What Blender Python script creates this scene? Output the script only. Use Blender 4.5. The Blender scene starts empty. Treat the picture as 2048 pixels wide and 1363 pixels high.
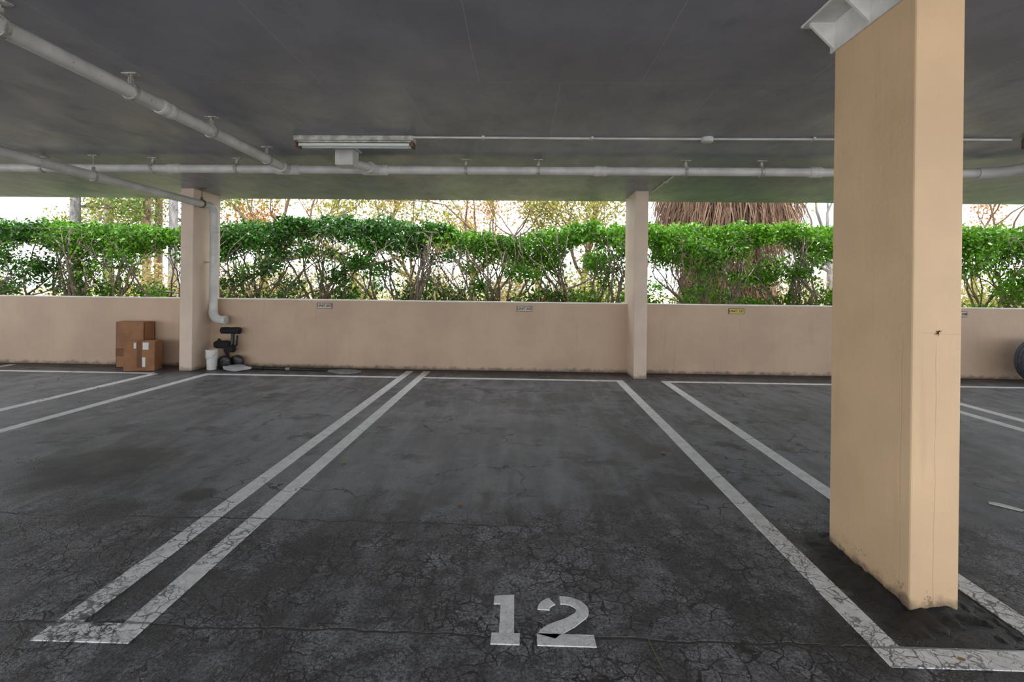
import bpy, math, random
import numpy as np
from mathutils import Vector, Matrix, noise as mnoise
random.seed(7); rng=np.random.default_rng(7)
scene=bpy.context.scene
COL=scene.collection
CEIL=2.68
# ---------------------------------------------------------------- node helpers
class M:
    def __init__(s,name):
        s.m=bpy.data.materials.new(name); s.m.use_nodes=True
        s.t=s.m.node_tree; s.t.nodes.clear()
        s.out=s.t.nodes.new('ShaderNodeOutputMaterial')
        s.b=s.t.nodes.new('ShaderNodeBsdfPrincipled')
        s.t.links.new(s.b.outputs[0],s.out.inputs[0])
        s.geo=s.t.nodes.new('ShaderNodeNewGeometry'); s.pos=s.geo.outputs['Position']
        s._sep=None
    def setin(s,sock,v):
        if v is None: return
        if isinstance(v,bpy.types.NodeSocket): s.t.links.new(v,sock)
        else:
            if isinstance(v,(tuple,list)) and len(v)==3 and sock.type=='RGBA': v=(*v,1)
            sock.default_value=v
    def xyz(s):
        if not s._sep:
            n=s.t.nodes.new('ShaderNodeSeparateXYZ'); s.t.links.new(s.pos,n.inputs[0]); s._sep=n.outputs
        return s._sep
    def math(s,op,a,b=None,c=None,clamp=False):
        n=s.t.nodes.new('ShaderNodeMath'); n.operation=op; n.use_clamp=clamp
        for i,v in enumerate((a,b,c)):
            if v is not None: s.setin(n.inputs[i],v)
        return n.outputs[0]
    def mapr(s,v,a,b,c=0.,d=1.,smooth=True):
        n=s.t.nodes.new('ShaderNodeMapRange'); n.interpolation_type='SMOOTHSTEP' if smooth else 'LINEAR'
        s.setin(n.inputs['Value'],v)
        for k,x in zip(('From Min','From Max','To Min','To Max'),(a,b,c,d)): s.setin(n.inputs[k],x)
        return n.outputs[0]
    def scale(s,vec,sc):
        n=s.t.nodes.new('ShaderNodeMapping'); s.t.links.new(vec,n.inputs[0]); n.inputs['Scale'].default_value=sc
        return n.outputs[0]
    def noise(s,sc,det=4,rough=.55,vec=None,dist=0,col=False):
        n=s.t.nodes.new('ShaderNodeTexNoise'); s.t.links.new(vec or s.pos,n.inputs['Vector'])
        n.inputs['Scale'].default_value=sc; n.inputs['Detail'].default_value=det; n.inputs['Roughness'].default_value=rough
        n.inputs['Distortion'].default_value=dist
        return n.outputs['Color' if col else 'Fac']
    def warp(s,sc,amt,det=3):
        c=s.noise(sc,det,col=True)
        a=s.t.nodes.new('ShaderNodeVectorMath'); a.operation='SUBTRACT'; s.t.links.new(c,a.inputs[0]); a.inputs[1].default_value=(.5,.5,.5)
        b=s.t.nodes.new('ShaderNodeVectorMath'); b.operation='SCALE'; s.t.links.new(a.outputs[0],b.inputs[0]); b.inputs['Scale'].default_value=amt
        d=s.t.nodes.new('ShaderNodeVectorMath'); d.operation='ADD'; s.t.links.new(s.pos,d.inputs[0]); s.t.links.new(b.outputs[0],d.inputs[1])
        return d.outputs[0]
    def voro(s,sc,vec=None,feature='DISTANCE_TO_EDGE'):
        n=s.t.nodes.new('ShaderNodeTexVoronoi'); n.feature=feature; s.t.links.new(vec or s.pos,n.inputs['Vector']); n.inputs['Scale'].default_value=sc
        return n.outputs['Distance']
    def mix(s,f,a,b,mode='MIX'):
        n=s.t.nodes.new('ShaderNodeMix'); n.data_type='RGBA'; n.blend_type=mode
        s.setin(n.inputs[0],f); s.setin(n.inputs[6],a); s.setin(n.inputs[7],b)
        return n.outputs[2]
    def bump(s,h,strength=.3,dist=.01,normal=None):
        n=s.t.nodes.new('ShaderNodeBump'); n.inputs['Strength'].default_value=strength; n.inputs['Distance'].default_value=dist
        s.t.links.new(h,n.inputs['Height'])
        if normal: s.t.links.new(normal,n.inputs['Normal'])
        s.t.links.new(n.outputs[0],s.b.inputs['Normal']); return n.outputs[0]
    def set(s,color=None,rough=None,metal=None,spec=None):
        s.setin(s.b.inputs['Base Color'],color); s.setin(s.b.inputs['Roughness'],rough)
        s.setin(s.b.inputs['Metallic'],metal); s.setin(s.b.inputs['Specular IOR Level'],spec); return s.m

def simple(name,col,rough=.5,metal=0,var=.15,nsc=8,bump=.1,spec=.5):
    m=M(name); n=m.noise(nsc,5)
    d=tuple(c*(1-var) for c in col); l=tuple(min(1,c*(1+var)) for c in col)
    c=m.mix(m.mapr(n,.3,.7),d,l)
    if bump: m.bump(m.noise(nsc*8,3),bump,.004)
    return m.set(c,rough,metal,spec)

def asphalt_parts(m):
    x,y,z=m.xyz()
    w=m.warp(9.,.09,4)
    e=m.voro(13,w)
    e2=m.voro(30,w)
    zoneN=m.noise(1.3,4)
    yy=m.math('ADD',y,m.math('MULTIPLY',m.math('SUBTRACT',zoneN,.5),1.4))
    zone=m.mapr(yy,3.25,2.5)
    vis=m.mapr(m.noise(2.6,4),.36,.60)
    width=m.math('MULTIPLY',m.math('MULTIPLY',zone,vis),.038)
    c1=m.math('MULTIPLY',m.mapr(m.math('SUBTRACT',e,width),.010,-.008),m.math('MULTIPLY',m.mapr(width,.003,.016),.95))
    w2=m.math('MULTIPLY',m.math('MULTIPLY',zone,m.mapr(m.noise(5,3),.44,.60)),.05)
    c2=m.math('MULTIPLY',m.mapr(m.math('SUBTRACT',e2,w2),.012,-.012),m.math('MULTIPLY',m.mapr(w2,.005,.03),.85))
    wl=m.warp(2.6,.6,6); el=m.voro(.8,wl)
    c3=m.math('MULTIPLY',m.mapr(el,.0055,.0012),m.mapr(m.noise(1.1,2),.47,.56))
    wob=m.math('MULTIPLY',m.math('SUBTRACT',m.noise(5,4),.5),.07)
    yw=m.math('ADD',y,wob)
    def joint(y0,wd):
        return m.mapr(m.math('ABSOLUTE',m.math('SUBTRACT',yw,y0)),wd,wd*.3)
    j1=m.math('MULTIPLY',joint(2.72,.009),m.mapr(x,.4,-.4))
    j2=m.math('MULTIPLY',joint(1.86,.009),.9)
    cr=m.math('MAXIMUM',m.math('MAXIMUM',c1,c2),m.math('MAXIMUM',c3,m.math('MAXIMUM',j1,j2)),clamp=True)
    return cr,zone
def make_asphalt():
    m=M('asphalt'); x,y,z=m.xyz()
    cr,zone=asphalt_parts(m)
    big=m.noise(.75,6,.6)
    med=m.noise(3.5,6,.65)
    grain=m.noise(80,3,.8)
    streak=m.noise(2.2,5,.6,vec=m.scale(m.pos,(2.6,.45,1)),dist=.8)
    f=m.math('ADD',m.math('MULTIPLY',big,.6),m.math('MULTIPLY',streak,.4))
    c=m.mix(m.mapr(f,.41,.58),(.038,.040,.046),(.145,.152,.172))
    c=m.mix(m.math('MULTIPLY',m.mapr(med,.43,.68),.6),c,(.26,.27,.295))
    blot=m.mapr(m.noise(1.5,8,.72),.52,.62)
    c=m.mix(m.math('MULTIPLY',blot,.84),c,(.020,.021,.024))
    # oil and damp stains in the bays
    sn=m.math('MULTIPLY',m.math('SUBTRACT',m.noise(5,7,.75),.5),1.1)
    for sx,sy,sr,k in ((-3.0,3.45,.55,.85),(-3.2,6.1,.22,.8),(-2.0,3.02,.13,.85),(-2.35,2.75,.2,.7),(.1,4.6,.3,.45),(-2.9,1.9,.8,.6),(.5,5.9,.35,.4),(3.4,4.2,.5,.5)):
        dx=m.math('SUBTRACT',x,sx); dy=m.math('SUBTRACT',y,sy)
        d=m.math('SQRT',m.math('ADD',m.math('MULTIPLY',dx,dx),m.math('MULTIPLY',dy,dy)))
        d=m.math('ADD',d,m.math('MULTIPLY',sn,sr))
        c=m.mix(m.math('MULTIPLY',m.mapr(d,sr*1.05,sr*.55),k),c,(.018,.018,.020))
    fine=m.mapr(m.noise(9,7,.8),.48,.60)
    c=m.mix(m.math('MULTIPLY',m.math('MULTIPLY',fine,m.mapr(zone,0,1,.15,.85)),.92),c,(.022,.023,.026))
    g=m.mapr(grain,.36,.66,.2,2.1,False)
    gz=m.mix(m.mapr(zone,0,1,.35,1.0),(1,1,1),g)
    c=m.mix(1.,c,gz,'MULTIPLY')
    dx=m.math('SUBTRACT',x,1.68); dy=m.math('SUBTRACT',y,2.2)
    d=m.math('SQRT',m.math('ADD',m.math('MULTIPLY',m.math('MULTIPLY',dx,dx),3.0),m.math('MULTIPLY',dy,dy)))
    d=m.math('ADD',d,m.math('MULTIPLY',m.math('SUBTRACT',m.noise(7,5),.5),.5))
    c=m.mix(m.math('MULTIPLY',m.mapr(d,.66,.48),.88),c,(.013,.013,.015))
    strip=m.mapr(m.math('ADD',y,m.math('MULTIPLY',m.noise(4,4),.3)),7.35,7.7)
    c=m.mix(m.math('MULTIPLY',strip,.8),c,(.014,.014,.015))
    c=m.mix(cr,c,(.007,.007,.008))
    h=m.math('SUBTRACT',m.math('ADD',m.math('MULTIPLY',grain,m.mapr(zone,0,1,.3,1.3)),m.math('MULTIPLY',med,.6)),m.math('MULTIPLY',cr,2.5))
    m.bump(h,.85,.007)
    return m.set(c,m.mapr(med,.3,.7,.42,.62),0,.5)
def make_linepaint():
    m=M('line_paint'); x,y,z=m.xyz()
    cr,zone=asphalt_parts(m)
    nz=m.noise(24,7,.8)
    leftw=m.mapr(x,0,-1.3,0,.07)
    nw=m.math('ADD',nz,m.math('MULTIPLY',leftw,m.mapr(y,3.0,1.7)))
    wear=m.mapr(nw,.57,.62)
    wearz=m.mapr(y,3.4,1.8,.10,.95)
    big=m.mapr(m.noise(4,3),.38,.56,.2,1)
    num=m.math('MULTIPLY',m.mapr(x,-.3,-.2),m.mapr(x,.5,.4))   # numeral was repainted, less worn
    keep=m.math('SUBTRACT',1.,m.math('MULTIPLY',num,.8))
    chip=m.math('MULTIPLY',m.math('MULTIPLY',m.math('MULTIPLY',wear,wearz),big),keep)
    c=m.mix(m.mapr(m.noise(14,5),.3,.7),(.70,.71,.70),(.87,.88,.87))
    c=m.mix(m.math('MULTIPLY',m.mapr(m.noise(90,2),.5,.75),.35),c,(.25,.25,.26))
    c=m.mix(m.math('MAXIMUM',chip,m.math('MULTIPLY',cr,m.mapr(num,0,1,.8,.2))),c,(.035,.037,.042))
    m.bump(m.math('SUBTRACT',m.noise(60,4),chip),.4,.004)
    return m.set(c,.6)
def make_ceiling():
    m=M('ceiling_paint')
    n=m.noise(.9,6,.65); n2=m.noise(5,6,.7,vec=m.scale(m.pos,(1,.5,1)))
    c=m.mix(m.mapr(n,.35,.65),(.190,.195,.240),(.265,.272,.325))
    c=m.mix(m.math('MULTIPLY',m.mapr(n2,.56,.76),.4),c,(.11,.115,.14))
    c=m.mix(m.math('MULTIPLY',m.mapr(m.noise(2.2,7,.75),.58,.72),.35),c,(.38,.40,.45))
    br=m.t.nodes.new('ShaderNodeTexBrick'); mp=m.t.nodes.new('ShaderNodeMapping'); m.t.links.new(m.warp(1.5,.02),mp.inputs[0])
    mp.inputs['Location'].default_value=(-.22,-.99,0)
    m.t.links.new(mp.outputs[0],br.inputs['Vector'])
    for k,v in (('Scale',1.),('Mortar Size',.0035),('Brick Width',1.09),('Row Height',2.4),('Mortar Smooth',.6)): br.inputs[k].default_value=v
    br.offset=.5
    c=m.mix(m.math('MULTIPLY',br.outputs['Fac'],.45),c,(.45,.47,.53))
    pits=m.mapr(m.noise(38,4,.7),.67,.73)
    c=m.mix(m.math('MULTIPLY',pits,.6),c,(.05,.05,.055))
    h=m.math('ADD',m.math('ADD',m.math('MULTIPLY',n2,.45),m.math('MULTIPLY',m.noise(22,4),.25)),m.math('MULTIPLY',br.outputs['Fac'],.6))
    h=m.math('SUBTRACT',h,m.math('MULTIPLY',pits,.4))
    m.bump(h,.32,.006)
    return m.set(c,m.mapr(n2,.3,.7,.30,.46),0,.5)
def make_wall(name,base,dirt=.6,cracks=False):
    m=M(name); x,y,z=m.xyz()
    n=m.noise(1.6,5)
    c=m.mix(m.mapr(n,.3,.7),tuple(v*.9 for v in base),tuple(min(1,v*1.07) for v in base))
    st=m.noise(3,5,.6,vec=m.scale(m.pos,(4,4,.35)))
    c=m.mix(m.math('MULTIPLY',m.mapr(st,.58,.76),.2),c,tuple(v*.55 for v in base))
    low=m.mapr(m.math('ADD',z,m.math('MULTIPLY',m.math('SUBTRACT',m.noise(9,5,.7),.5),.16)),.07,.0)
    c=m.mix(m.math('MULTIPLY',low,dirt),c,(.06,.045,.035))
    sp=m.mapr(m.noise(13,6,.75),.71,.77)
    c=m.mix(m.math('MULTIPLY',sp,.45),c,(.09,.06,.04))
    h=m.math('ADD',m.noise(55,4),m.math('MULTIPLY',m.noise(12,4,vec=m.scale(m.pos,(3,3,.4))),1.2))
    if cracks:
        wob=m.math('MULTIPLY',m.math('SUBTRACT',m.noise(4,4),.5),.02)
        for ax,v0,zt in ((y,2.125,1.15),(x,1.668,1.12)):
            d=m.math('ABSOLUTE',m.math('SUBTRACT',m.math('ADD',ax,wob),v0))
            k=m.math('MULTIPLY',m.mapr(d,.0022,.0005),m.mapr(z,zt,zt-.1))
            k=m.math('MULTIPLY',k,m.mapr(m.noise(6,3),.35,.5))
            c=m.mix(m.math('MULTIPLY',k,.35),c,(.16,.09,.05))
        wz=m.math('ABSOLUTE',m.math('SUBTRACT',m.math('ADD',z,m.math('MULTIPLY',m.math('SUBTRACT',m.noise(7,4),.5),.03)),1.13))
        k=m.math('MULTIPLY',m.mapr(wz,.002,.0005),m.mapr(x,1.6,1.62))
        c=m.mix(m.math('MULTIPLY',k,.25),c,(.16,.09,.05))
        hs=m.mapr(m.math('ADD',z,m.math('MULTIPLY',m.noise(16,6,.8),.35)),.30,.22)
        c=m.mix(m.math('MULTIPLY',m.math('MULTIPLY',hs,m.mapr(m.noise(22,5,.8),.56,.63)),.5),c,(.05,.03,.02))
    m.bump(h,.3,.004)
    return m.set(c,.5,0,.45)
def make_leaf(name,dark,light,trans=.3,rough=.4):
    m=M(name); r=m.geo.outputs['Random Per Island']
    c=m.mix(r,dark,light)
    c=m.mix(m.mapr(m.noise(1.1,3),.4,.65,0,.5),c,light)
    m.set(c,rough,0,.5)
    t=m.t.nodes.new('ShaderNodeBsdfTranslucent'); m.t.links.new(c,t.inputs[0])
    mx=m.t.nodes.new('ShaderNodeMixShader'); mx.inputs[0].default_value=trans
    m.t.links.new(m.b.outputs[0],mx.inputs[1]); m.t.links.new(t.outputs[0],mx.inputs[2]); m.t.links.new(mx.outputs[0],m.out.inputs[0])
    return m.m
def make_bark(name,a,b,sc=14):
    m=M(name); n=m.noise(sc,5,.7,vec=m.scale(m.pos,(1,1,.3)))
    m.bump(n,.8,.02); return m.set(m.mix(m.mapr(n,.35,.65),a,b),.85)

ASPH=make_asphalt(); LINE=make_linepaint(); CEILM=make_ceiling()
WALLM=make_wall('parapet_paint',(.56,.405,.285),.75)
COLM=make_wall('column_paint',(.71,.50,.305),.9,True)
COLF=make_wall('far_column_daylit',(.66,.53,.42),.6)  # same paint made paler: daylight on the column sides mixed into the colour
def make_pipe():
    m=M('pipe_paint'); n=m.noise(5,5)
    c=m.mix(m.mapr(n,.35,.65),(.50,.495,.48),(.63,.62,.60))
    c=m.mix(m.math('MULTIPLY',m.mapr(m.noise(17,6,.75),.62,.7),.6),c,(.16,.11,.07))
    m.bump(m.noise(50,3),.15,.003); return m.set(c,.42)
PIPE=make_pipe()
HANG=simple('hanger_metal',(.38,.36,.33),.5,.1,.4,30)
RUST=simple('rusty_steel',(.16,.10,.06),.8,.1,.5,30,.4)
STEELW=simple('white_painted_steel',(.72,.72,.70),.5,0,.1,12)
FIXT=simple('fixture_enamel',(.44,.43,.39),.45,0,.35,12)
TUBE=simple('lamp_tube_glass',(.66,.72,.68),.2,0,.03,10,0)
CARD=simple('cardboard',(.30,.145,.068),.8,0,.15,6,.15)
CARDD=simple('cardboard_dark',(.17,.08,.04),.85,0,.15,6,.15)
LABEL=simple('paper_label',(.72,.72,.70),.6,0,.05,6,0)
BLACK=simple('black_plastic',(.010,.010,.011),.4,0,.3,12)
BLACKF=simple('black_foam',(.014,.014,.016),.9,0,.3,40,.4)
WHITEP=simple('white_plastic',(.70,.70,.66),.4,0,.06,9)
GREYB=simple('pale_grey_blade_plastic',(.42,.43,.45),.35,0,.2,9)
GREYP=simple('grey_blade_plastic',(.20,.205,.22),.3,0,.3,7)
RUB=simple('tyre_rubber',(.07,.08,.10),.6,0,.3,20)
RIM=simple('grey_alloy',(.28,.29,.31),.35,.8,.1,10)
PLATE=simple('sign_plate_silver',(.42,.38,.32),.4,.3,.1,20)
PLATEY=simple('sign_plate_yellow',(.62,.50,.10),.4,.1,.1,20)
FRAME=simple('sign_frame_bronze',(.06,.05,.04),.45,.3,.2,20)
INK=simple('sign_ink',(.015,.013,.012),.6,0,.1,20,0)
DRY=make_leaf('dry_leaf_brown',(.20,.10,.04),(.42,.27,.12),.1,.7)
DEADM=simple('cobweb_dirt',(.03,.02,.015),.9,0,.3,40)
TAR=simple('tar_sealant',(.014,.014,.016),.55,0,.3,30,.8)
LEAF=make_leaf('hedge_leaf_green',(.010,.058,.003),(.14,.36,.015),.38,.35)
LEAFD=make_leaf('hedge_leaf_deep',(.005,.030,.003),(.05,.18,.012),.33,.35)
BGLEAF=[make_leaf('foliage_yellow_green',(.12,.15,.015),(.33,.30,.07),.4,.7),
        make_leaf('foliage_autumn',(.28,.10,.025),(.46,.25,.07),.4,.7),
        make_leaf('foliage_pine',(.05,.12,.015),(.19,.26,.06),.3,.7)]
STRAW=make_leaf('undergrowth_straw',(.15,.14,.035),(.38,.30,.12),.35,.8)
BARKH=make_bark('hedge_bark',(.09,.07,.055),(.28,.235,.185),30)
BARKG=make_bark('pine_bark',(.10,.10,.11),(.23,.22,.23),9)
BARKB=make_bark('oak_bark',(.08,.05,.035),(.19,.13,.095),9)
FROND=make_leaf('dead_frond',(.10,.06,.04),(.30,.19,.13),.2,.8)
def make_ground():
    m=M('dry_grass'); n=m.noise(.4,6); c=m.mix(m.mapr(n,.35,.65),(.30,.25,.12),(.47,.41,.25))
    c=m.mix(m.mapr(m.noise(9,5),.5,.7),c,(.16,.19,.05)); return m.set(c,.9)
GROUND=make_ground()
# ---------------------------------------------------------------- geometry helpers
class G:
    def __init__(s): s.v=[]; s.f=[]
    def add(s,v,f):
        o=len(s.v); s.v+= [tuple(p) for p in v]; s.f+=[tuple(i+o for i in q) for q in f]; return s
    def box(s,x0,x1,y0,y1,z0,z1,rot=0,c=None):
        v=[(x,y,z) for z in (z0,z1) for x,y in ((x0,y0),(x1,y0),(x1,y1),(x0,y1))]
        if rot:
            cx,cy=c or ((x0+x1)/2,(y0+y1)/2); ca,sa=math.cos(rot),math.sin(rot)
            v=[(cx+(x-cx)*ca-(y-cy)*sa,cy+(x-cx)*sa+(y-cy)*ca,z) for x,y,z in v]
        return s.add(v,[(3,2,1,0),(4,5,6,7),(0,1,5,4),(1,2,6,5),(2,3,7,6),(3,0,4,7)])
    def tube(s,pts,r,seg=12,caps=True):
        pts=[Vector(p) for p in pts]; n=len(pts)
        rs=r if isinstance(r,(list,tuple)) else [r]*n
        t0=(pts[1]-pts[0]).normalized(); a=Vector((0,0,1)) if abs(t0.z)<.9 else Vector((1,0,0))
        u=t0.cross(a).normalized(); v=[]
        for i,p in enumerate(pts):
            if i==0: t=t0
            elif i==n-1: t=(pts[-1]-pts[-2]).normalized()
            else: t=((pts[i+1]-p).normalized()+(p-pts[i-1]).normalized()).normalized()
            u=(u-t*u.dot(t)).normalized(); w=t.cross(u)
            for k in range(seg):
                an=2*math.pi*k/seg; v.append(p+(u*math.cos(an)+w*math.sin(an))*rs[i])
        f=[(i*seg+k,i*seg+(k+1)%seg,(i+1)*seg+(k+1)%seg,(i+1)*seg+k) for i in range(n-1) for k in range(seg)]
        if caps: f+=[tuple(reversed(range(seg))),tuple(range((n-1)*seg,n*seg))]
        return s.add(v,f)
    def lathe(s,prof,c,axis='Z',seg=32):
        v=[]; n=len(prof)
        for r,h in prof:
            for k in range(seg):
                a=2*math.pi*k/seg; p,q=r*math.cos(a),r*math.sin(a)
                v.append({'Z':(c[0]+p,c[1]+q,c[2]+h),'Y':(c[0]+p,c[1]+h,c[2]+q),'X':(c[0]+h,c[1]+p,c[2]+q)}[axis])
        f=[(i*seg+k,i*seg+(k+1)%seg,(i+1)*seg+(k+1)%seg,(i+1)*seg+k) for i in range(n-1) for k in range(seg)]
        return s.add(v,f)
    def poly(s,pts,z0,z1):
        n=len(pts); v=[(x,y,z0) for x,y in pts]+[(x,y,z1) for x,y in pts]
        return s.add(v,[tuple(range(n,2*n)),tuple(reversed(range(n)))]+[(i,(i+1)%n,(i+1)%n+n,i+n) for i in range(n)])
def put(name,g,mat,base=(0,0,0),parent=None,label=None,category=None,kind=None,group=None,smooth=False,bevel=0):
    me=bpy.data.meshes.new(name); b=Vector(base)
    me.from_pydata([tuple(Vector(p)-b) for p in g.v],[],g.f); me.materials.append(mat); me.update()
    if smooth:
        me.polygons.foreach_set('use_smooth',[True]*len(me.polygons))
        try: me.set_sharp_from_angle(angle=math.radians(40))
        except Exception: pass
    o=bpy.data.objects.new(name,me); COL.objects.link(o)
    if parent: o.parent=parent
    else: o.location=b
    tag(o,label,category,kind,group)
    if bevel:
        m=o.modifiers.new('bevel','BEVEL'); m.width=bevel; m.segments=2; m.limit_method='ANGLE'
    return o
def tag(o,label=None,category=None,kind=None,group=None):
    for k,v in (('label',label),('category',category),('kind',kind),('group',group)):
        if v: o[k]=v
def empty(name,base,label,category,group=None):
    o=bpy.data.objects.new(name,None); o.empty_display_size=.1; o.location=base; COL.objects.link(o); tag(o,label,category,None,group); return o
# ---------------------------------------------------------------- structure
YB=-3.2  # rear edge kept close behind the camera to let sky light in
put('floor',G().box(-14,14,YB,7.85,-.2,0),ASPH,kind='structure',label='dark cracked asphalt parking deck with worn patches',category='floor')
put('ceiling',G().box(-14,14,YB,8.08,CEIL,CEIL+.25),CEILM,kind='structure',label='grey painted concrete slab ceiling with form seams',category='ceiling')
put('wall_north',G().box(-14,14,7.65,7.85,0,1.045),WALLM,kind='structure',label='beige painted low concrete parapet wall',category='wall',bevel=.006)
put('trim_1',G().box(-14,14,7.64,7.86,1.045,1.06),simple('wall_cap_paint',(.80,.76,.70),.5,0,.1,4),kind='structure',label='pale painted cap along parapet top',category='trim')
put('ground_outside',G().box(-90,90,7.86,120,-.25,-.1),GROUND,kind='structure',label='pale dry grass ground beyond the parapet',category='ground')
put('ground_bounce',G().box(-90,90,-60,YB,-.25,-.05),simple('pale_bounce_ground',(.62,.61,.60),.9,0,.1,1),kind='structure',label='unseen pale ground behind the garage, added to bounce light inside',category='ground')  # unseen behind the camera; added pale so sunlight bounces onto the ceiling
# columns
put('column',G().box(1.575,1.77,2.07,2.61,0,CEIL),COLM,base=(1.67,2.34,0),label='tan painted rectangular concrete column with dirty cracked foot',category='column',bevel=.008)
put('column',G().box(-5.07,-4.88,7.22,7.87,0,CEIL),COLF,base=(-4.975,7.5,0),label='beige painted concrete column beside white drainpipe at parapet',category='column',bevel=.006)
put('column',G().box(1.56,1.745,7.17,7.87,0,CEIL),COLF,base=(1.65,7.5,0),label='beige painted concrete column standing against parapet',category='column',bevel=.006)
# lumpy tar around the near column foot
nx,ny=70,90; V=[];F=[]; xa,xb,ya,yb=1.40,2.02,1.86,2.86
for j in range(ny+1):
    for i in range(nx+1):
        x=xa+(xb-xa)*i/nx; y=ya+(yb-ya)*j/ny
        dx=max(1.575-x,0,x-1.77); dy=max(2.07-y,0,y-2.61); d=math.hypot(dx,dy)
        n1=mnoise.fractal(Vector((x*7,y*7,1)),.9,2.1,4); n2=mnoise.fractal(Vector((x*22,y*22,5)),.9,2.1,3)
        edge=min(i,nx-i,j,ny-j)
        h=.016*(1-d/.11)+.012*n1+.009*n2
        if edge<3: h=-.01
        V.append((x,y,max(-.006,h)))
for j in range(ny):
    for i in range(nx):
        k=j*(nx+1)+i; F.append((k,k+1,k+nx+2,k+nx+1))
g=G(); g.add(V,F); put('tar_patch',g,TAR,base=(1.67,2.34,0),label='lumpy black tar sealant around tan column foot',category='tar',smooth=True)
# ---------------------------------------------------------------- parking lines
ZL=.004
def marking(rects,label):
    g=G()
    for (x0,x1,y0,y1) in rects: g.box(x0,x1,y0,y1,.0,ZL)
    xs=[r[0] for r in rects]; ys=[r[2] for r in rects]
    put('parking_line',g,LINE,base=(min(xs),min(ys),0),label=label,category='parking line',group='painted parking bay lines')
W=.1
def ubar(xa,xb,ytop):
    return [(xa,xa+W,1.86,ytop),(xb-W,xb,1.86,ytop),(xa,xb,1.76,1.86)]
marking(ubar(-1.77,-1.41,7.5),'white double parking line joined at the aisle, chipped paint')
marking(ubar(1.28,2.01,6.95),'white parking line pair passing around tan column')
marking(ubar(-5.28,-4.45,6.95),'white parking line pair beside column at parapet')
marking(ubar(4.66,5.10,6.95),'white double parking line between farther bays')
marking(ubar(-8.22,-7.82,7.5),'white double parking line between farther bays')
for x0,x1 in ((-4.45,-1.77),(-1.41,1.28),(2.01,4.66),(5.10,7.9),(-7.82,-5.28)):
    marking([(x0-(.1 if x0==-4.45 or x0==2.01 else 0),x1+(.1 if x1 in (1.28,) else 0),6.951,7.031)],'white painted line across the bay head near parapet')
# numbers
def ribbon(g,pts,w):
    pts=[Vector((p[0],p[1])) for p in pts]; L=[];R=[]
    for i,p in enumerate(pts):
        t=(pts[min(i+1,len(pts)-1)]-pts[max(i-1,0)]).normalized(); n=Vector((-t.y,t.x))
        ww=w[i] if isinstance(w,list) else w
        L.append(p+n*ww/2); R.append(p-n*ww/2)
    for i in range(len(pts)-1):
        g.poly([tuple(R[i]),tuple(R[i+1]),tuple(L[i+1]),tuple(L[i])],0,ZL)
Y0=1.812; H=.29
num=empty('bay_number',(.08,Y0,0),'white stencilled bay number 12 on asphalt','painted number')
g=G(); T=lambda t:Y0+t*H
g.poly([(-.110,T(0)),(-.004,T(0)),(-.004,T(.2)),(-.026,T(.2)),(-.030,T(1)),(-.112,T(.97)),(-.112,T(.79)),(-.084,T(.79)),(-.082,T(.2)),(-.110,T(.2))],0,ZL)
put('digit_one',g,LINE,base=(.08,Y0,0),parent=num)
g=G()
g.poly([(.060,T(0)),(.274,T(0)),(.272,T(.21)),(.060,T(.21))],0,ZL)
cx,cy,rx,ry=.168,T(.70),.078,.062
arc=[(cx+rx*math.cos(math.radians(a_)),cy+ry*math.sin(math.radians(a_))) for a_ in range(96,-46,-10)]
arc+=[(.190,T(.44)),(.155,T(.36)),(.122,T(.28)),(.100,T(.20)),(.096,T(.16))]
ribbon(g,arc,[.050]*(len(arc)-5)+[.056,.064,.070,.072,.070])
arc2=[(cx+rx*math.cos(math.radians(a_)),cy+ry*math.sin(math.radians(a_))) for a_ in range(182,112,-10)]
ribbon(g,arc2,.048)
put('digit_two',g,LINE,base=(.08,Y0,0),parent=num)
# ---------------------------------------------------------------- pipes
PZ=2.56; PR=.046
def hanger(x,y,z,r,along,parent,base):
    g=G(); a='Y' if along=='Y' else 'X'
    off=-.016
    g.lathe([(r+.001,off),(r+.011,off),(r+.011,-off),(r+.001,-off),(r+.001,off)],(x,y,z),a,20)
    for s_ in (-1,1):
        if along=='Y': g.box(x+s_*.006-.003,x+s_*.006+.003,y-.014,y+.014,z+r,z+r+.05)
        else: g.box(x-.014,x+.014,y+s_*.006-.003,y+s_*.006+.003,z+r,z+r+.05)
    g.tube([(x,y,z+r+.03),(x,y,CEIL)],.006,8)
    g.box(x-.05,x+.05,y-.022,y+.022,CEIL-.009,CEIL)
    if along=='Y': g.tube([(x-.018,y,z+r+.03),(x+.018,y,z+r+.03)],.007,6)
    else: g.tube([(x,y-.018,z+r+.03),(x,y+.018,z+r+.03)],.007,6)
    put('pipe_hanger',g,HANG,base=base,parent=parent,label='grey metal clevis hanger with rust',smooth=True)
def coupling(p0,p1,r,parent,base):
    p0=Vector(p0);p1=Vector(p1); d=(p1-p0)
    put('coupling',G().tube([p0,p0+d*.08,p0+d*.46,p0+d*.5,p0+d*.54,p0+d*.92,p1],[r+.004,r+.010,r+.010,r+.007,r+.010,r+.010,r+.004],24),PIPE,base=base,parent=parent,smooth=True)
CY=5.45; X1=-2.63
b=(X1,3,PZ); p=empty('drain_pipe',b,'grey-white painted drain pipe hung under ceiling, running to parapet','pipe')
put('pipe',G().tube([(X1,YB+.2,PZ),(X1,CY-.13,PZ)],PR,24),PIPE,base=b,parent=p,smooth=True)
for y in (-1,-.1,.75,1.6,2.42,3.25,4.1,5.0): hanger(X1,y,PZ,PR,'Y',p,b)
coupling((X1,3.5,PZ),(X1,3.64,PZ),PR,p,b); coupling((X1,0,PZ),(X1,.14,PZ),PR,p,b)
b=(0,CY,PZ); p=empty('drain_pipe',b,'long grey-white painted drain pipe crossing under ceiling near parapet','pipe')
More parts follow.
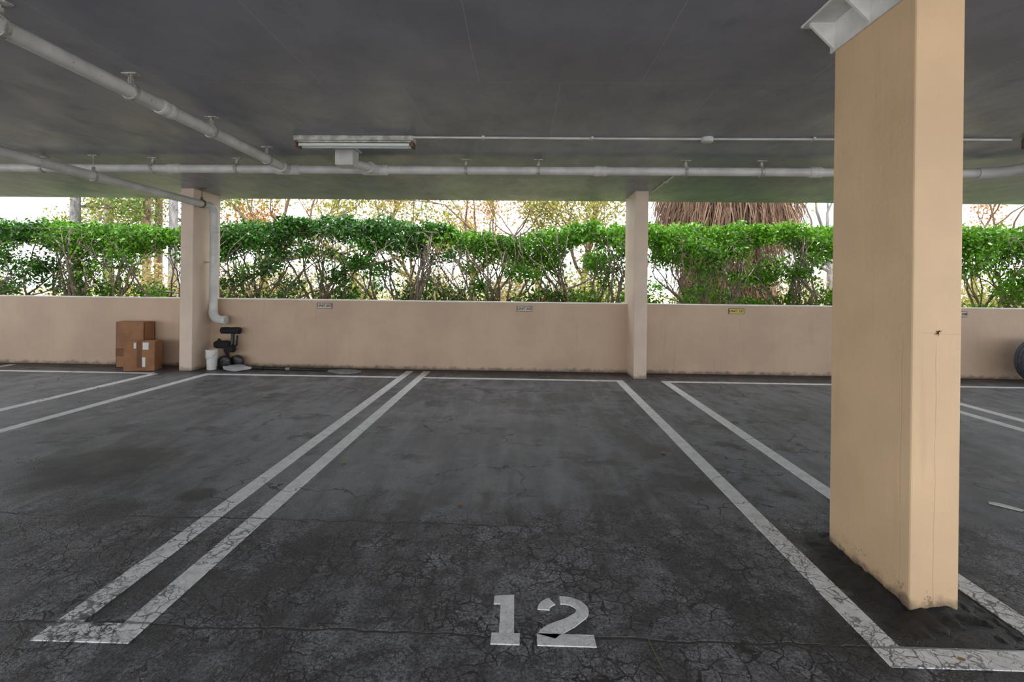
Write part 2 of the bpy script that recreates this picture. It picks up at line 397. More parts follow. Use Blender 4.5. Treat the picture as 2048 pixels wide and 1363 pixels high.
put('pipe',G().tube([(-13.5,CY,PZ),(4.80,CY,PZ)],PR,24),PIPE,base=b,parent=p,smooth=True)
for x in (-7.2,-6.3,-5.4,-4.15,-3.2,-.66,.13,1.72,2.53,3.4,4.3): hanger(x,CY,PZ,PR,'X',p,b)
for x in (-3.9,.80,3.1,-6.0): coupling((x-.07,CY,PZ),(x+.07,CY,PZ),PR,p,b)
g=G(); g.tube([(X1-.13,CY,PZ),(X1-.12,CY,PZ),(X1+.12,CY,PZ),(X1+.13,CY,PZ)],[PR+.003,PR+.013,PR+.013,PR+.003],24)
g.tube([(X1,CY,PZ),(X1,CY-.15,PZ),(X1,CY-.155,PZ)],[PR+.013,PR+.013,PR+.004],24)
put('tee_fitting',g,PIPE,base=b,parent=p,smooth=True)
xw=-1.66
g=G(); g.tube([(xw-.14,CY,PZ),(xw-.13,CY,PZ),(xw+.13,CY,PZ),(xw+.14,CY,PZ)],[PR+.003,PR+.013,PR+.013,PR+.003],24)
g.tube([(xw+.03,CY,PZ),(xw-.02,CY-.13,PZ)],PR+.012,24)
put('tee_fitting',g,PIPE,base=b,parent=p,smooth=True)
pts=[(4.80,CY,PZ)]+[(4.80+.30*math.sin(q),CY-.30*(1-math.cos(q)),PZ) for q in [math.radians(k) for k in range(10,91,10)]]
put('elbow_fitting',G().tube(pts,PR+.012,24),PIPE,base=b,parent=p,smooth=True)
put('pipe',G().tube([(5.10,CY-.28,PZ),(5.10,YB+.2,PZ)],PR,24),PIPE,base=b,parent=p,smooth=True)
for y in (4.0,3.1): hanger(5.10,y,PZ,PR,'Y',p,b)
# drain box
b=(-1.84,5.1,CEIL); d=empty('drain_box',b,'grey-white painted metal drain box under slab with short outlet pipe','drain box')
put('box_body',G().box(-1.93,-1.745,4.98,5.17,2.50,CEIL-.012),PIPE,base=b,parent=d,bevel=.012)
put('box_flange',G().box(-1.95,-1.725,4.96,5.19,CEIL-.012,CEIL),PIPE,base=b,parent=d)
put('outlet_pipe',G().tube([(-1.80,5.12,2.555),(xw-.03,CY-.10,PZ)],PR-.002,20),PIPE,base=b,parent=d,smooth=True)
# sloping run and downpipe
Z2=2.45; R2=.05; XP=-4.745; YP=7.5; ZE=.73
b=(XP,YP,ZE); p=empty('downpipe',b,'white painted drain run and downpipe beside column, elbow at base','pipe')
put('pipe',G().tube([(XP,YB+.2,Z2+.02),(XP,YP-.12,Z2)],R2,24),PIPE,base=b,parent=p,smooth=True)
el=[(XP,YP-.14,Z2)]+[(XP,YP-.12+.12*math.sin(q),Z2-.12*(1-math.cos(q))) for q in [math.radians(k) for k in range(10,91,10)]]+[(XP,YP,Z2-.16)]
put('elbow_fitting',G().tube(el,R2+.012,24),PIPE,base=b,parent=p,smooth=True)
put('downpipe_run',G().tube([(XP,YP,Z2-.12),(XP,YP,ZE+.12)],R2+.008,24),PIPE,base=b,parent=p,smooth=True)
el=[(XP,YP,ZE+.17)]+[(XP+.12*(1-math.cos(q)),YP,ZE+.12-.12*math.sin(q)) for q in [math.radians(k) for k in range(0,91,10)]]+[(XP+.17,YP,ZE)]
put('elbow_fitting',G().tube(el,R2+.014,24),PIPE,base=b,parent=p,smooth=True)
put('outlet_collar',G().tube([(XP+.165,YP,ZE),(XP+.17,YP,ZE),(XP+.20,YP,ZE)],[R2+.012,R2+.022,R2+.022],24),PIPE,base=b,parent=p,smooth=True)
coupling((XP,YP,2.05),(XP,YP,2.17),R2+.006,p,b)
for y in (1.2,3.2,CY-.09,7.2):
    g=G(); yy=y
    g.lathe([(R2+.001,-.016),(R2+.011,-.016),(R2+.011,.016),(R2+.001,.016),(R2+.001,-.016)],(XP,yy,Z2+.005),'Y',20)
    g.tube([(XP,yy,Z2+R2),(XP,yy,CEIL)],.006,8); g.box(XP-.05,XP+.05,yy-.022,yy+.022,CEIL-.009,CEIL)
    g.box(XP-.012,XP-.005,yy-.014,yy+.014,Z2+R2,Z2+R2+.05); g.box(XP+.005,XP+.012,yy-.014,yy+.014,Z2+R2,Z2+R2+.05)
    put('pipe_hanger',g,RUST if y==7.2 else HANG,base=b,parent=p,smooth=True)
put('pipe_strap',G().box(-4.885,XP+.0,YP-.012,YP+.012,1.60,1.62),HANG,base=b,parent=p)
# ---------------------------------------------------------------- light fixture and conduit
b=(-1.61,4.66,CEIL); f=empty('fluorescent_light',b,'old rust-spotted bare fluorescent strip light on ceiling','light fixture')
put('housing',G().box(-2.17,-1.05,4.59,4.73,CEIL-.045,CEIL),FIXT,base=b,parent=f,bevel=.006)
put('reflector',G().box(-2.16,-1.06,4.62,4.70,CEIL-.055,CEIL-.045),FIXT,base=b,parent=f)
for y in (4.625,4.695):
    put('lamp_tube',G().tube([(-2.13,y,CEIL-.078),(-1.09,y,CEIL-.078)],.0155,16),TUBE,base=b,parent=f,smooth=True)
for x in (-2.165,-1.075):
    put('lamp_holder',G().box(x,x+.02,4.60,4.72,CEIL-.10,CEIL-.04),RUST,base=b,parent=f,bevel=.003)
b=(0,4.62,CEIL); c=empty('electrical_conduit',b,'thin painted conduit with round junction box on ceiling','conduit')
wob=lambda x:4.61+.008*math.sin(x*1.3)
put('conduit',G().tube([(-1.05+i*.2,wob(-1.05+i*.2),CEIL-.014) for i in range(28)],.0105,10),PIPE,base=b,parent=c,smooth=True)
put('junction_box',G().lathe([(0,-.045),(.045,-.045),(.052,-.04),(.052,-.001)],(1.65,wob(1.65),CEIL),'Z',24),PIPE,base=b,parent=c,smooth=True)
for x in (-.4,.6,2.6,3.6):
    put('conduit_strap',G().box(x-.012,x+.012,wob(x)-.03,wob(x)+.03,CEIL-.026,CEIL-.001),PIPE,base=b,parent=c,bevel=.002)
b=(5.13,4.62,CEIL); f=empty('fluorescent_light',b,'strip light on ceiling with rusty end box','light fixture')
put('housing',G().box(4.54,5.72,4.55,4.69,CEIL-.045,CEIL),FIXT,base=b,parent=f,bevel=.006)
put('lamp_tube',G().tube([(4.55,4.62,CEIL-.075),(5.69,4.62,CEIL-.075)],.0155,16),TUBE,base=b,parent=f,smooth=True)
put('lamp_holder',G().box(4.50,4.56,4.58,4.67,CEIL-.08,CEIL-.0),RUST,base=b,parent=f,bevel=.003)
b=(1.8,6.5,CEIL); c=empty('electrical_conduit',b,'thin painted conduit running from column along ceiling','conduit')
put('conduit',G().tube([(1.80,7.17,CEIL-.010),(1.80,5.9,CEIL-.010)],.009,8),PIPE,base=b,parent=c,smooth=True)
put('conduit_strap',G().box(1.77,1.83,6.5,6.53,CEIL-.021,CEIL),PIPE,base=b,parent=c)
# steel bracket on near column
b=(1.575,2.34,2.52); s=empty('steel_bracket',b,'white painted steel angle bracket with gussets on column top','bracket')
put('angle_leg',G().box(1.563,1.576,2.05,2.63,2.52,CEIL).box(1.43,1.576,2.05,2.66,CEIL-.014,CEIL-.0005),STEELW,base=b,parent=s,bevel=.002)
for y in (2.595,2.33,2.07):
    gg=G(); v=[(1.57,y,2.525),(1.57,y,CEIL-.01),(1.445,y,CEIL-.01),(1.445,y,CEIL-.03)]; t=.014
    v=v+[(a_,bb+t,cc) for a_,bb,cc in v]
    gg.add(v,[(0,1,2,3),(7,6,5,4),(0,3,7,4),(3,2,6,7),(2,1,5,6),(1,0,4,5)])
    put('gusset',gg,STEELW,base=b,parent=s)
# ---------------------------------------------------------------- unit signs
def sign(x,z,txt,yellow,label):
    y=7.65; b=(x,y,z); e=empty('unit_sign',b,label,'sign','unit signs on the parapet')
    w,h=.118,.042
    put('sign_frame',G().box(x-w,x+w,y-.012,y,z-h,z+h),FRAME,base=b,parent=e,bevel=.003)
    put('sign_plate',G().box(x-w+.009,x+w-.009,y-.015,y-.011,z-h+.008,z+h-.008),PLATEY if yellow else PLATE,base=b,parent=e)
    cu=bpy.data.curves.new('t','FONT'); cu.size=.052; cu.align_x='CENTER'; cu.align_y='CENTER'; cu.extrude=.0008; cu.offset=.0012
    cu.body=txt
    o=bpy.data.objects.new('t',cu); COL.objects.link(o); bpy.context.view_layer.update()
    me=bpy.data.meshes.new_from_object(o.evaluated_get(bpy.context.evaluated_depsgraph_get())); bpy.data.objects.remove(o)
    me.materials.clear(); me.materials.append(INK)
    me.transform(Matrix.Translation((0,-.0165,0))@Matrix.Rotation(math.pi/2,4,'X'))
    t=bpy.data.objects.new('lettering',me); COL.objects.link(t); t.parent=e
sign(-3.09,.965,'UNIT 207',False,'small framed sign reading UNIT 207 on parapet')
sign(-.004,.958,'UNIT 203',False,'small framed sign reading UNIT 203 on parapet')
sign(3.20,.962,'UNIT 106',True,'small yellow sign reading UNIT 106 on parapet')
sign(6.49,.962,'UNIT 108',False,'small framed sign reading UNIT 108 on parapet')
# ---------------------------------------------------------------- cardboard boxes
b=(-5.95,7.5,0); e=empty('cardboard_box',b,'tall brown cardboard box with open top standing against parapet','box')
g=G(); x0,x1,y0,y1,h=-6.17,-5.74,7.40,7.62,.69; t=.006
g.box(x0,x1,y0,y0+t,0,h).box(x0,x1,y1-t,y1,0,h).box(x0,x0+t,y0,y1,0,h).box(x1-t,x1,y0,y1,0,h).box(x0,x1,y0,y1,0,t)
put('box_body',g,CARD,base=b,parent=e)
g=G(); g.add([(x0,y0,h),(x1,y0,h),(x1-.02,y0+.09,h+.012),(x0+.02,y0+.09,h+.012)],[(0,1,2,3)]); g.add([(x0,y1,h),(x1,y1,h),(x1-.02,y1-.07,h-.01),(x0+.02,y1-.07,h-.01)],[(3,2,1,0)])
put('box_flap',g,CARD,base=b,parent=e)
put('packing_tape',G().box(x0-.001,x0+.2,y0-.002,y0,.17,.29),CARDD,base=b,parent=e)
b=(-5.66,7.24,0); e=empty('cardboard_box',b,'smaller closed cardboard box with shipping labels beside taller box','box')
rot=math.radians(14); c=(-5.63,7.25)
put('box_body',G().box(-5.83,-5.43,7.13,7.37,0,.43,rot,c),CARD,base=b,parent=e,bevel=.006)
put('packing_tape',G().box(-5.66,-5.60,7.128,7.372,.05,.432,rot,c),CARDD,base=b,parent=e)
put('shipping_label',G().box(-5.585,-5.51,7.127,7.13,.31,.415,rot,c),LABEL,base=b,parent=e)
put('shipping_label',G().box(-5.59,-5.55,7.127,7.13,.06,.2,rot,c),LABEL,base=b,parent=e)
put('shipping_label',G().box(-5.70,-5.67,7.127,7.13,.33,.41,rot,c),LABEL,base=b,parent=e)
# ---------------------------------------------------------------- white bucket stack
b=(-4.68,7.38,0); e=empty('plastic_bucket',b,'small stacked white ribbed plastic buckets on floor beside column','bucket')
prof=[(0,0),(.065,0),(.068,.01),(.075,.17)]
for k in range(5):
    z=.17+k*.022; prof+= [(.086,z),(.086,z+.014),(.078,z+.016),(.078,z+.022)]
prof+=[(.088,.28),(.088,.295),(.08,.297),(.078,.20),(0,.18)]
put('bucket_body',G().lathe(prof,b),WHITEP,base=b,parent=e,smooth=True)
g=G(); g.tube([(-4.68+.09*math.cos(q),7.38-.03-.075*math.sin(q),.27-.10*math.sin(q)) for q in [math.pi*k/14 for k in range(15)]],.003,6)
put('handle',g,HANG,base=b,parent=e,smooth=True)
# ---------------------------------------------------------------- folded cart
b=(-4.5,7.48,0); e=empty('folding_cart',b,'folded black cart with foam roller leaning against parapet','cart')
g=G(); g.tube([(-4.63,7.50,.035),(-4.50,7.42,.05),(-4.30,7.36,.03),(-4.20,7.36,.025)],.022,10)
g.tube([(-4.60,7.55,.03),(-4.44,7.54,.05),(-4.30,7.54,.03)],.018,10)
g.tube([(-4.50,7.50,.05),(-4.52,7.50,.22),(-4.46,7.53,.40),(-4.47,7.56,.55)],.028,10)
g.tube([(-4.42,7.42,.05),(-4.50,7.46,.20),(-4.60,7.50,.38),(-4.66,7.50,.44)],.020,10)
g.tube([(-4.54,7.52,.24),(-4.44,7.50,.33),(-4.38,7.50,.36),(-4.37,7.50,.50)],.018,10)
put('cart_frame',g,BLACK,base=b,parent=e,smooth=True)
g=G()
g.lathe([(0,-.15),(.035,-.15),(.050,-.14),(.050,-.02),(.044,-.01),(.044,.01),(.050,.02),(.050,.14),(.035,.15),(0,.15)],(-4.50,7.55,.57),'X',20)
put('foam_roller',g,BLACKF,base=b,parent=e,smooth=True)
g=G(); g.lathe([(0,-.13),(.045,-.13),(.06,-.10),(.062,.06),(.04,.10),(0,.10)],(-4.58,7.50,.36),'X',16); g.lathe([(0,-.06),(.05,-.06),(.055,.06),(0,.06)],(-4.46,7.47,.30),'X',14)
put('padded_cradle',g,BLACKF,base=b,parent=e,smooth=True)
for x,y in ((-4.53,7.45),(-4.38,7.52)):
    g=G(); g.lathe([(.03,-.03),(.085,-.03),(.098,-.02),(.1,0),(.098,.02),(.085,.03),(.03,.03),(.03,-.03)],(x,y,.10),'Y',24)
    g.lathe([(0,-.02),(.032,-.02),(.032,.02),(0,.02)],(x,y,.10),'Y',12)
    put('wheel',g,BLACK,base=b,parent=e,smooth=True)
# ---------------------------------------------------------------- paddles
def blade(g,cx,cy,cz,L,w,ang,tilt,th=.008,flip=1):
    ca,sa=math.cos(ang),math.sin(ang); n=18; ring=[]
    for i in range(n+1):
        t=i/n; ww=w*(math.sin(math.pi*min(1,t*.93+.07))**.55)*(.35+.65*min(1,t*2.2)); ring.append((t*L,ww))
    V=[]
    for s_,zz in ((1,th),(-1,0)):
        for (l,ww) in ring:
            for q in (-1,0,1):
                yl=q*ww/2; zl=zz*(1 if q==0 else .4)+tilt*(yl+w/2)+ (.012 if q==0 else 0)
                V.append((cx+flip*(l*ca)-yl*sa,cy+flip*l*sa+yl*ca,cz+zl))
    m=(n+1)*3; F=[]
    for i in range(n):
        for q in (0,1):
            k=i*3+q; F.append((k,k+3,k+4,k+1)); F.append((m+k,m+k+1,m+k+4,m+k+3))
        F.append((i*3,m+i*3,m+i*3+3,i*3+3)); F.append((i*3+2,i*3+5,m+i*3+5,m+i*3+2))
    F.append((0,1,2,m+2,m+1,m)); F.append((n*3,m+n*3,m+n*3+1,m+n*3+2,n*3+2,n*3+1))
    g.add(V,F)
b=(-3.4,7.27,0); e=empty('kayak_paddle',b,'double-bladed kayak paddle with pale and dark blades lying on floor','paddle')
A=math.atan2(-.06,1.3)
put('shaft',G().tube([(-4.02,7.29,.050),(-2.86,7.235,.040)],.019,12),BLACK,base=b,parent=e,smooth=True)
g=G(); blade(g,-4.02,7.29,.004,.45,.15,A,.5,.01,-1); put('paddle_blade',g,GREYB,base=b,parent=e,smooth=True,label='pale grey paddle blade')
g=G(); blade(g,-2.88,7.235,.004,.52,.15,A,.3,.008,1); put('paddle_blade',g,GREYP,base=b,parent=e,smooth=True,label='dark grey paddle blade')
put('drip_ring',G().lathe([(.015,-.006),(.03,-.006),(.03,.006),(.015,.006)],(-3.85,7.282,.048),'X',16),BLACK,base=b,parent=e,smooth=True)
put('shaft_joint',G().tube([(-3.5,7.265,.046),(-3.44,7.262,.045)],.022,12),GREYP,base=b,parent=e,smooth=True)
put('pole',G().tube([(-4.15,7.47,.02),(-3.7,7.45,.018),(-3.0,7.40,.012)],[.018,.016,.010],10),BLACK,base=(-3.5,7.43,0),label='thin black pole lying on floor along parapet',category='pole',smooth=True)
# ---------------------------------------------------------------- tyre at far right
TX=7.37
b=(TX,7.30,0); e=empty('car_tyre',b,'dark grey rubber tyre on grey rim standing near parapet','tyre')
R=.325
prof=[(.19,-.08),(.21,-.10),(.27,-.112),(.31,-.10),(R,-.085),(R,-.03),(R-.01,-.028),(R-.01,-.022),(R,-.02),(R,.02),(R-.01,.022),(R-.01,.028),(R,.03),(R,.085),(.31,.10),(.27,.112),(.21,.10),(.19,.08),(.19,-.08)]
put('tyre',G().lathe(prof,(TX,7.30,R),'Y',48),RUB,base=b,parent=e,smooth=True)
g=G().lathe([(0,-.03),(.05,-.035),(.06,-.02),(.15,-.03),(.175,-.07),(.195,-.085),(.19,.08),(.17,.05),(0,.05)],(TX,7.30,R),'Y',40); put('wheel_rim',g,RIM,base=b,parent=e,smooth=True)
# ---------------------------------------------------------------- debris
def dry(x,y,s,a):
    g=G(); n=6; V=[];F=[]
    for i in range(n+1):
        t=i/n; w=s*.34*max(0,math.sin(math.pi*t))**.8+.0005
        for q in (-1,0,1):
            V.append((x+(t-.5)*s*math.cos(a)-q*w*math.sin(a),y+(t-.5)*s*math.sin(a)+q*w*math.cos(a),.006+.25*w*abs(q)+.1*s*(2*t-1)**2))
    for i in range(n):
        for q in (0,1):
            k=i*3+q; F.append((k,k+1,k+4,k+3))
    g.add(V,F); put('dry_leaf',g,DRY,base=(x,y,0),label='small curled brown dry leaf on asphalt',category='leaf',group='dry leaves on the floor',smooth=True)
for i in range(26):
    dry(random.uniform(-1.2,3.6) if i<20 else random.uniform(-7,-2),random.uniform(7.12,7.6),random.uniform(.04,.08),random.uniform(0,6))
for x,y,s in ((-.37,2.95,.035),(1.1,3.95,.06),(1.55,1.80,.03),(-.9,4.6,.05),(2.8,5.1,.05),(-2.9,4.2,.04),(-1.3,3.6,.04)): dry(x,y,s,random.uniform(0,6))
put('paper_scrap',G().poly([(2.86,3.14),(2.96,3.04),(2.99,3.06),(2.93,3.15),(2.88,3.17)],.002,.005),LABEL,base=(2.9,3.1,0),label='small torn white paper scrap on asphalt',category='paper')
put('twig',G().tube([(-.085,2.92,.006),(-.10,2.84,.009),(-.09,2.76,.008),(-.075,2.70,.006)],.0022,6),BARKG,base=(-.09,2.8,0),label='thin curved grey twig on asphalt',category='twig',smooth=True)
put('twig',G().tube([(.47,1.87,.004),(.475,1.79,.006),(.485,1.71,.004)],.0014,6),STRAW,base=(.48,1.76,0),label='thin pale straw stalk on asphalt',category='twig',smooth=True)
g=G(); cx,cz=1.672,1.135
for i in range(12):
    q=random.uniform(0,6.28); l=random.uniform(.006,.020); g.tube([(cx,2.066,cz),(cx+l*.5*math.cos(q),2.064,cz+l*.5*math.sin(q)),(cx+l*math.cos(q),2.068,cz+l*math.sin(q))],[.002,.001,.0004],5)
put('dirt_spot',g,DEADM,base=(cx,2.068,cz),label='dark cobweb and dirt clump on tan column',category='cobweb',smooth=True)
# ---------------------------------------------------------------- vegetation
def leafmesh(name,P,size,mat,base,parent,up=.25,asp=.5):
    n=len(P); P=np.asarray(P,dtype=float)
    d=rng.normal(size=(n,3)); d/=np.linalg.norm(d,axis=1)[:,None]
    r=rng.normal(size=(n,3))+np.array([0,-.5,.6])*up*4; w=np.cross(d,r); w/=np.linalg.norm(w,axis=1)[:,None]+1e-9
    nn=np.cross(w,d)
    s=(size*rng.uniform(.6,1.25,n))[:,None]
    v=np.stack([P-d*s*.5, P+w*s*asp*.5+nn*s*.08, P+d*s*.5, P-w*s*asp*.5+nn*s*.08],1).reshape(-1,3)-np.array(base)
    me=bpy.data.meshes.new(name); me.vertices.add(4*n); me.vertices.foreach_set('co',v.ravel())
    me.loops.add(4*n); me.loops.foreach_set('vertex_index',np.arange(4*n,dtype=np.int32))
    me.polygons.add(n); me.polygons.foreach_set('loop_start',np.arange(0,4*n,4,dtype=np.int32))
    try: me.polygons.foreach_set('loop_total',np.full(n,4,dtype=np.int32))
    except Exception: pass
    me.update(calc_edges=True); me.validate(); me.materials.append(mat)
    o=bpy.data.objects.new(name,me); COL.objects.link(o); o.parent=parent; return o
def grow(g,p,d,L,r,depth,tips,rnd,wob=.35,seg=6,spread=.6,upb=.15,zmax=99,ymin=-99):
    pts=[p.copy()]; rs=[r]; n=4
    for i in range(n):
        d=(d+Vector((rnd.uniform(-1,1),rnd.uniform(-1,1),rnd.uniform(-1,1)))*wob*.5+Vector((0,0,upb*.3))).normalized()
        p=p+d*L/n
        if p.z>zmax: p.z=zmax
        if p.y<ymin: p.y=ymin; d.y=abs(d.y)
        pts.append(p.copy()); rs.append(r*(1-.38*(i+1)/n))
        if depth<=1: tips.append(p.copy())
    g.tube(pts,rs,seg,False)
    if depth>0:
        k=rnd.choice((2,3)) 
        for j in range(k):
            q=Vector((rnd.uniform(-1,1),rnd.uniform(-.8,.8),rnd.uniform(-.3,.8)))
            grow(g,p if j<2 else pts[2],(d+q*spread).normalized(),L*rnd.uniform(.6,.85),rs[-1]*.8,depth-1,tips,rnd,wob,max(4,seg-1),spread,upb,zmax,ymin)
prof=[(-14,2.36),(-9.6,2.36),(-8.4,2.35),(-6.9,2.28),(-6.3,2.25),(-5.6,2.36),(-4.7,2.43),(-3.3,2.5),(-2.3,2.46),(-1.6,2.38),(-.8,2.24),(-.2,2.16),(.3,2.28),(.9,2.41),(1.7,2.42),(14,2.42)]
px=[q for q,_ in prof]; pz=[b_ for _,b_ in prof]
top=lambda x:np.interp(x,px,pz)
HX=[-9.5,-7.9,-6.5,-5.1,-3.4,-2.1,-.6,.35,1.5,3.4,4.9,6.6,8.9]
for i,hx in enumerate(HX):
    rnd=random.Random(100+i); lo=-10.6 if i==0 else (HX[i-1]+hx)/2-.1; hi=10.2 if i==len(HX)-1 else (HX[i+1]+hx)/2+.1
    b=(hx,9.15,-.1); e=empty('hedge_shrub',b,'clipped green hedge shrub with twisting bare stems behind parapet','hedge','hedge shrubs')
    g=G(); tips=[]
    for k in range(rnd.choice((5,6,7))):
        st=Vector((hx+rnd.uniform(-.12,.12),9.15+rnd.uniform(-.1,.1),-.1)); dr=Vector((rnd.uniform(-.55,.55),rnd.uniform(-.25,.25),1)).normalized()
        grow(g,st,dr,rnd.uniform(.95,1.2),rnd.uniform(.034,.062),3,tips,rnd,.6,7,.8,.25,2.22,8.5)
    put('branches',g,BARKH,base=b,parent=e,smooth=True)
    w=hi-lo; n1=int(2900*w); x=rng.uniform(lo,hi,n1)
    tz=top(x)+.04*np.sin(x*7)+.03*np.sin(x*17)
    dep=.46+.18*np.sin(x*2.3+1)+.10*np.sin(x*5.1)
    P1=np.stack([x,rng.uniform(8.75,9.65,n1),tz-dep*rng.beta(1.0,1.4,n1)+rng.normal(0,.025,n1)],1)
    T=np.array([t for t in tips if t.z>1.0])
    ns=max(4,int(9*w)); S=T[rng.integers(0,len(T),ns)]
    idx=rng.integers(0,ns,int(1350*w)); P2=S[idx]+rng.normal(0,1,(len(idx),3))*np.array([.13,.12,.08]); P2[:,2]=np.minimum(P2[:,2],top(P2[:,0]))
    nc=int(4*w); C=np.stack([rng.uniform(lo,hi,nc),rng.uniform(8.85,9.5,nc),rng.uniform(.85,1.2,nc)],1)
    idx=rng.integers(0,nc,int(600*w)); P3=C[idx]+rng.normal(0,1,(len(idx),3))*np.array([.18,.12,.11])
    leafmesh('foliage',np.concatenate([P1,P2,P3]),.078,LEAFD if (-6<hx<-1.9 or hx<-8) else LEAF,b,e)
def tree(x,y,h,r,leaf,bark,seed,label,lean=0,cl=1600,size=.14,straight=False,spread=1.0):
    rnd=random.Random(seed); b=(x,y,-.1); e=empty('tree',b,label,'tree'); g=G(); tips=[]
    if straight:
        g.tube([(x,y,-.1),(x+lean*.5,y,h*.5),(x+lean,y,h)],[r,r*.85,r*.5],10,False)
        for k in range(9):
            z=h*rnd.uniform(.3,.8); grow(g,Vector((x+lean*z/h,y,z)),Vector((rnd.uniform(-1,1),rnd.uniform(-1,1),rnd.uniform(-.4,.2))).normalized(),rnd.uniform(1.,1.8),.05,1,tips,rnd,.4,5)
    else:
        g.tube([(x,y,-.1),(x+lean*.3,y,h*.14),(x+lean*.6,y,h*.3)],[r,r*.8,r*.7],9,False)
        for k in range(5): grow(g,Vector((x+lean*.6,y,h*.28)),Vector((rnd.uniform(-1,1)*spread,rnd.uniform(-.7,.7),rnd.uniform(.25,.8))).normalized(),h*.32,r*.5,3,tips,rnd,.6,6,.8,.05)
    put('trunk',g,bark,base=b,parent=e,smooth=True)
    T=np.array(tips); idx=rng.integers(0,len(T),cl); leafmesh('foliage',T[idx]+rng.normal(0,.24,(cl,3)),size,leaf,b,e)
tree(-16.6,18,9,.19,BGLEAF[2],BARKG,1,'tall straight grey-barked pine with sunlit foliage',straight=True,cl=3800)
tree(-17.9,21,9,.2,BGLEAF[0],BARKG,2,'tall straight grey-barked pine with sunlit foliage',straight=True,cl=3800)
tree(-13.9,18,9,.15,BGLEAF[2],BARKB,3,'slim straight brown-barked pine beyond hedge',straight=True,cl=3800)
tree(-15.7,21,9,.17,BGLEAF[0],BARKB,4,'slim straight brown-barked pine beyond hedge',straight=True,cl=3800)
tree(-12.2,17,9,.16,BGLEAF[2],BARKG,5,'tall straight grey-barked pine with sunlit foliage',straight=True,cl=2200)
tree(-9.0,17,6.5,.18,BGLEAF[0],BARKB,6,'crooked spreading oak with thin yellow-green foliage',cl=3600)
tree(-7.6,22,7,.18,BGLEAF[1],BARKB,7,'spreading tree with orange autumn foliage',cl=5200)
tree(-4.6,20,5.5,.13,BGLEAF[0],BARKB,13,'thin spreading oak with pale foliage beyond hedge',cl=1800)
tree(-1.9,18,6,.15,BGLEAF[0],BARKB,8,'spreading sunlit oak with yellow-green foliage',cl=4600)
tree(.6,23,7,.18,BGLEAF[1],BARKB,9,'spreading tree with pale autumn foliage',cl=4200)
tree(2.2,19,6,.15,BGLEAF[0],BARKB,10,'spreading sunlit oak with yellow-green foliage',cl=4000)
tree(10.8,18,7,.16,BGLEAF[0],BARKG,11,'spreading sunlit tree beyond hedge',cl=3600)
tree(18.4,21,7,.16,BGLEAF[1],BARKB,12,'spreading tree with pale autumn foliage',cl=3600)
for i,(x,y) in enumerate([(-13,15),(-10.5,14),(-7.5,15),(-5.2,14),(-2.4,15),(0,13.5),(2.0,14.5),(7.2,14),(10,15),(13,14),(-15.5,14),(-9,17),(-3.8,17.5),(1.2,17),(8.6,17),(-6.3,18),(-1.0,17.5),(-12,19),(3.2,20),(15,17)]):
    rnd=random.Random(300+i); b=(x,y,-.1); e=empty('undergrowth_shrub',b,'straggly straw-coloured sunlit shrub beyond hedge','shrub','sunlit undergrowth shrubs'); g=G(); tips=[]
    for k in range(7): grow(g,Vector((x+rnd.uniform(-.6,.6),y,-.1)),Vector((rnd.uniform(-.8,.8),rnd.uniform(-.4,.4),1)).normalized(),.8,.02,2,tips,rnd,.5,5,.8,.1)
    put('branches',g,BARKG,base=b,parent=e); T=np.array(tips); idx=rng.integers(0,len(T),1400)
    leafmesh('foliage',T[idx]+rng.normal(0,.24,(1400,3)),.11,STRAW if i%3 else BGLEAF[0],b,e)
# palm with dead frond skirt
b=(4.9,12.4,-.1); e=empty('palm_tree',b,'thick palm trunk wrapped in shaggy skirt of dead brown fronds','palm tree')
g=G(); g.tube([(4.9,12.4,-.1),(4.88,12.4,1),(4.93,12.4,2.5),(4.9,12.4,5.5)],[.5,.42,.42,.4],16); put('trunk',g,BARKB,base=b,parent=e,smooth=True)
V=[];F=[]
def strand(p0,p1,p2,w):
    o=len(V); p0,p1,p2=map(Vector,(p0,p1,p2)); side=Vector((random.uniform(-1,1),random.uniform(-1,1),0)).normalized()*w
    for p,k in ((p0,1),(p1,.8),(p2,.1)): V.append(tuple(p-side*k)); V.append(tuple(p+side*k))
    F.append((o,o+1,o+3,o+2)); F.append((o+2,o+3,o+5,o+4))
for i in range(4600):
    q=random.uniform(0,6.28); rr=random.uniform(.9,1.95); z1=random.uniform(2.6,4.2)
    zt=z1+random.uniform(.5,1.2); ze=z1-random.uniform(.5,1.3); q2=q+random.uniform(-.25,.25)
    strand((4.9+.4*math.cos(q),12.4+.4*math.sin(q),zt),(4.9+rr*.85*math.cos(q2),12.4+rr*.75*math.sin(q2),z1+.1),(4.9+rr*math.cos(q2+random.uniform(-.15,.15)),12.4+rr*.85*math.sin(q2),ze),.013)
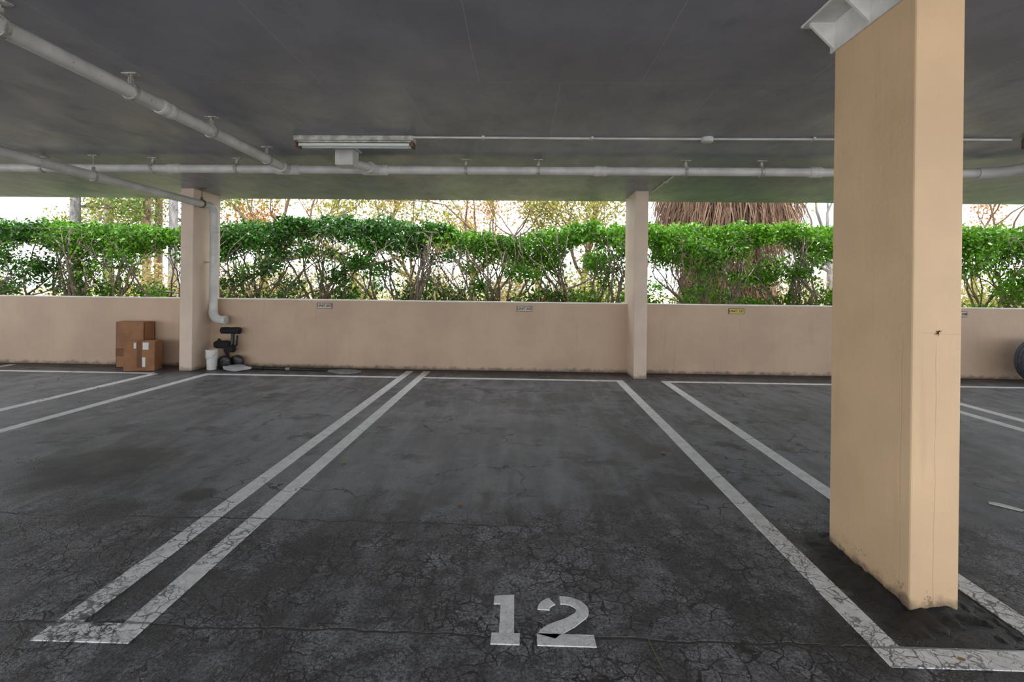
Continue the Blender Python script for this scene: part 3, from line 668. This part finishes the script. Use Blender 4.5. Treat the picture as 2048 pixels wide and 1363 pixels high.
for i in range(3200):
    q=random.uniform(0,6.28); rr=random.uniform(.5,1.25); z1=random.uniform(.6,2.6)
    strand((4.9+rr*.7*math.cos(q),12.4+rr*.7*math.sin(q),z1+.5),(4.9+rr*math.cos(q),12.4+rr*math.sin(q),z1),(4.9+rr*1.05*math.cos(q+random.uniform(-.3,.3)),12.4+rr*math.sin(q),z1-random.uniform(.3,.7)),.010)
gg=G(); gg.v=V; gg.f=F; put('dead_frond_skirt',gg,FROND,base=b,parent=e)
V=[];F=[]
for k in range(16):
    q0=k*2*math.pi/16; q=Vector((4.9,12.4,5.4))
    tip=q+Vector((math.cos(q0)*1.6,math.sin(q0)*1.6,.6+.4*math.sin(k*2.3)))
    for j in range(24):
        bb=q0+(j-11.5)*.09; strand(q,tip,tip+Vector((math.cos(bb)*.9,math.sin(bb)*.9,-.25)),.025)
gg=G(); gg.v=V; gg.f=F; put('crown',gg,BGLEAF[0],base=b,parent=e)
# ---------------------------------------------------------------- light
w=bpy.data.worlds.new('sky'); scene.world=w; w.use_nodes=True
bg=w.node_tree.nodes['Background']; bg.inputs[0].default_value=(.95,.97,1,1); bg.inputs[1].default_value=3.3
s=bpy.data.lights.new('sun','SUN'); s.energy=6; s.angle=.02; s.color=(1,.95,.86)
so=bpy.data.objects.new('sun',s); COL.objects.link(so)
so.rotation_euler=Vector((-.45,.38,-.8)).to_track_quat('-Z','Y').to_euler()
# ---------------------------------------------------------------- camera
a=.026; rho=.012
cam=bpy.data.cameras.new('camera'); co=bpy.data.objects.new('camera',cam); COL.objects.link(co)
cam.sensor_width=36; cam.lens=1000/2048*36; cam.shift_y=-(681.5-572)/2048; cam.clip_start=.05; cam.clip_end=300
R0=Vector((math.cos(a),math.sin(a),0)); Fw=Vector((-math.sin(a),math.cos(a),0)); U0=Vector((0,0,1))
r=R0*math.cos(rho)+U0*math.sin(rho); u=U0*math.cos(rho)-R0*math.sin(rho)
co.matrix_world=Matrix(((r.x,u.x,-Fw.x,0),(r.y,u.y,-Fw.y,0),(r.z,u.z,-Fw.z,1.3),(0,0,0,1)))
scene.camera=co
scene.view_settings.view_transform='Standard'
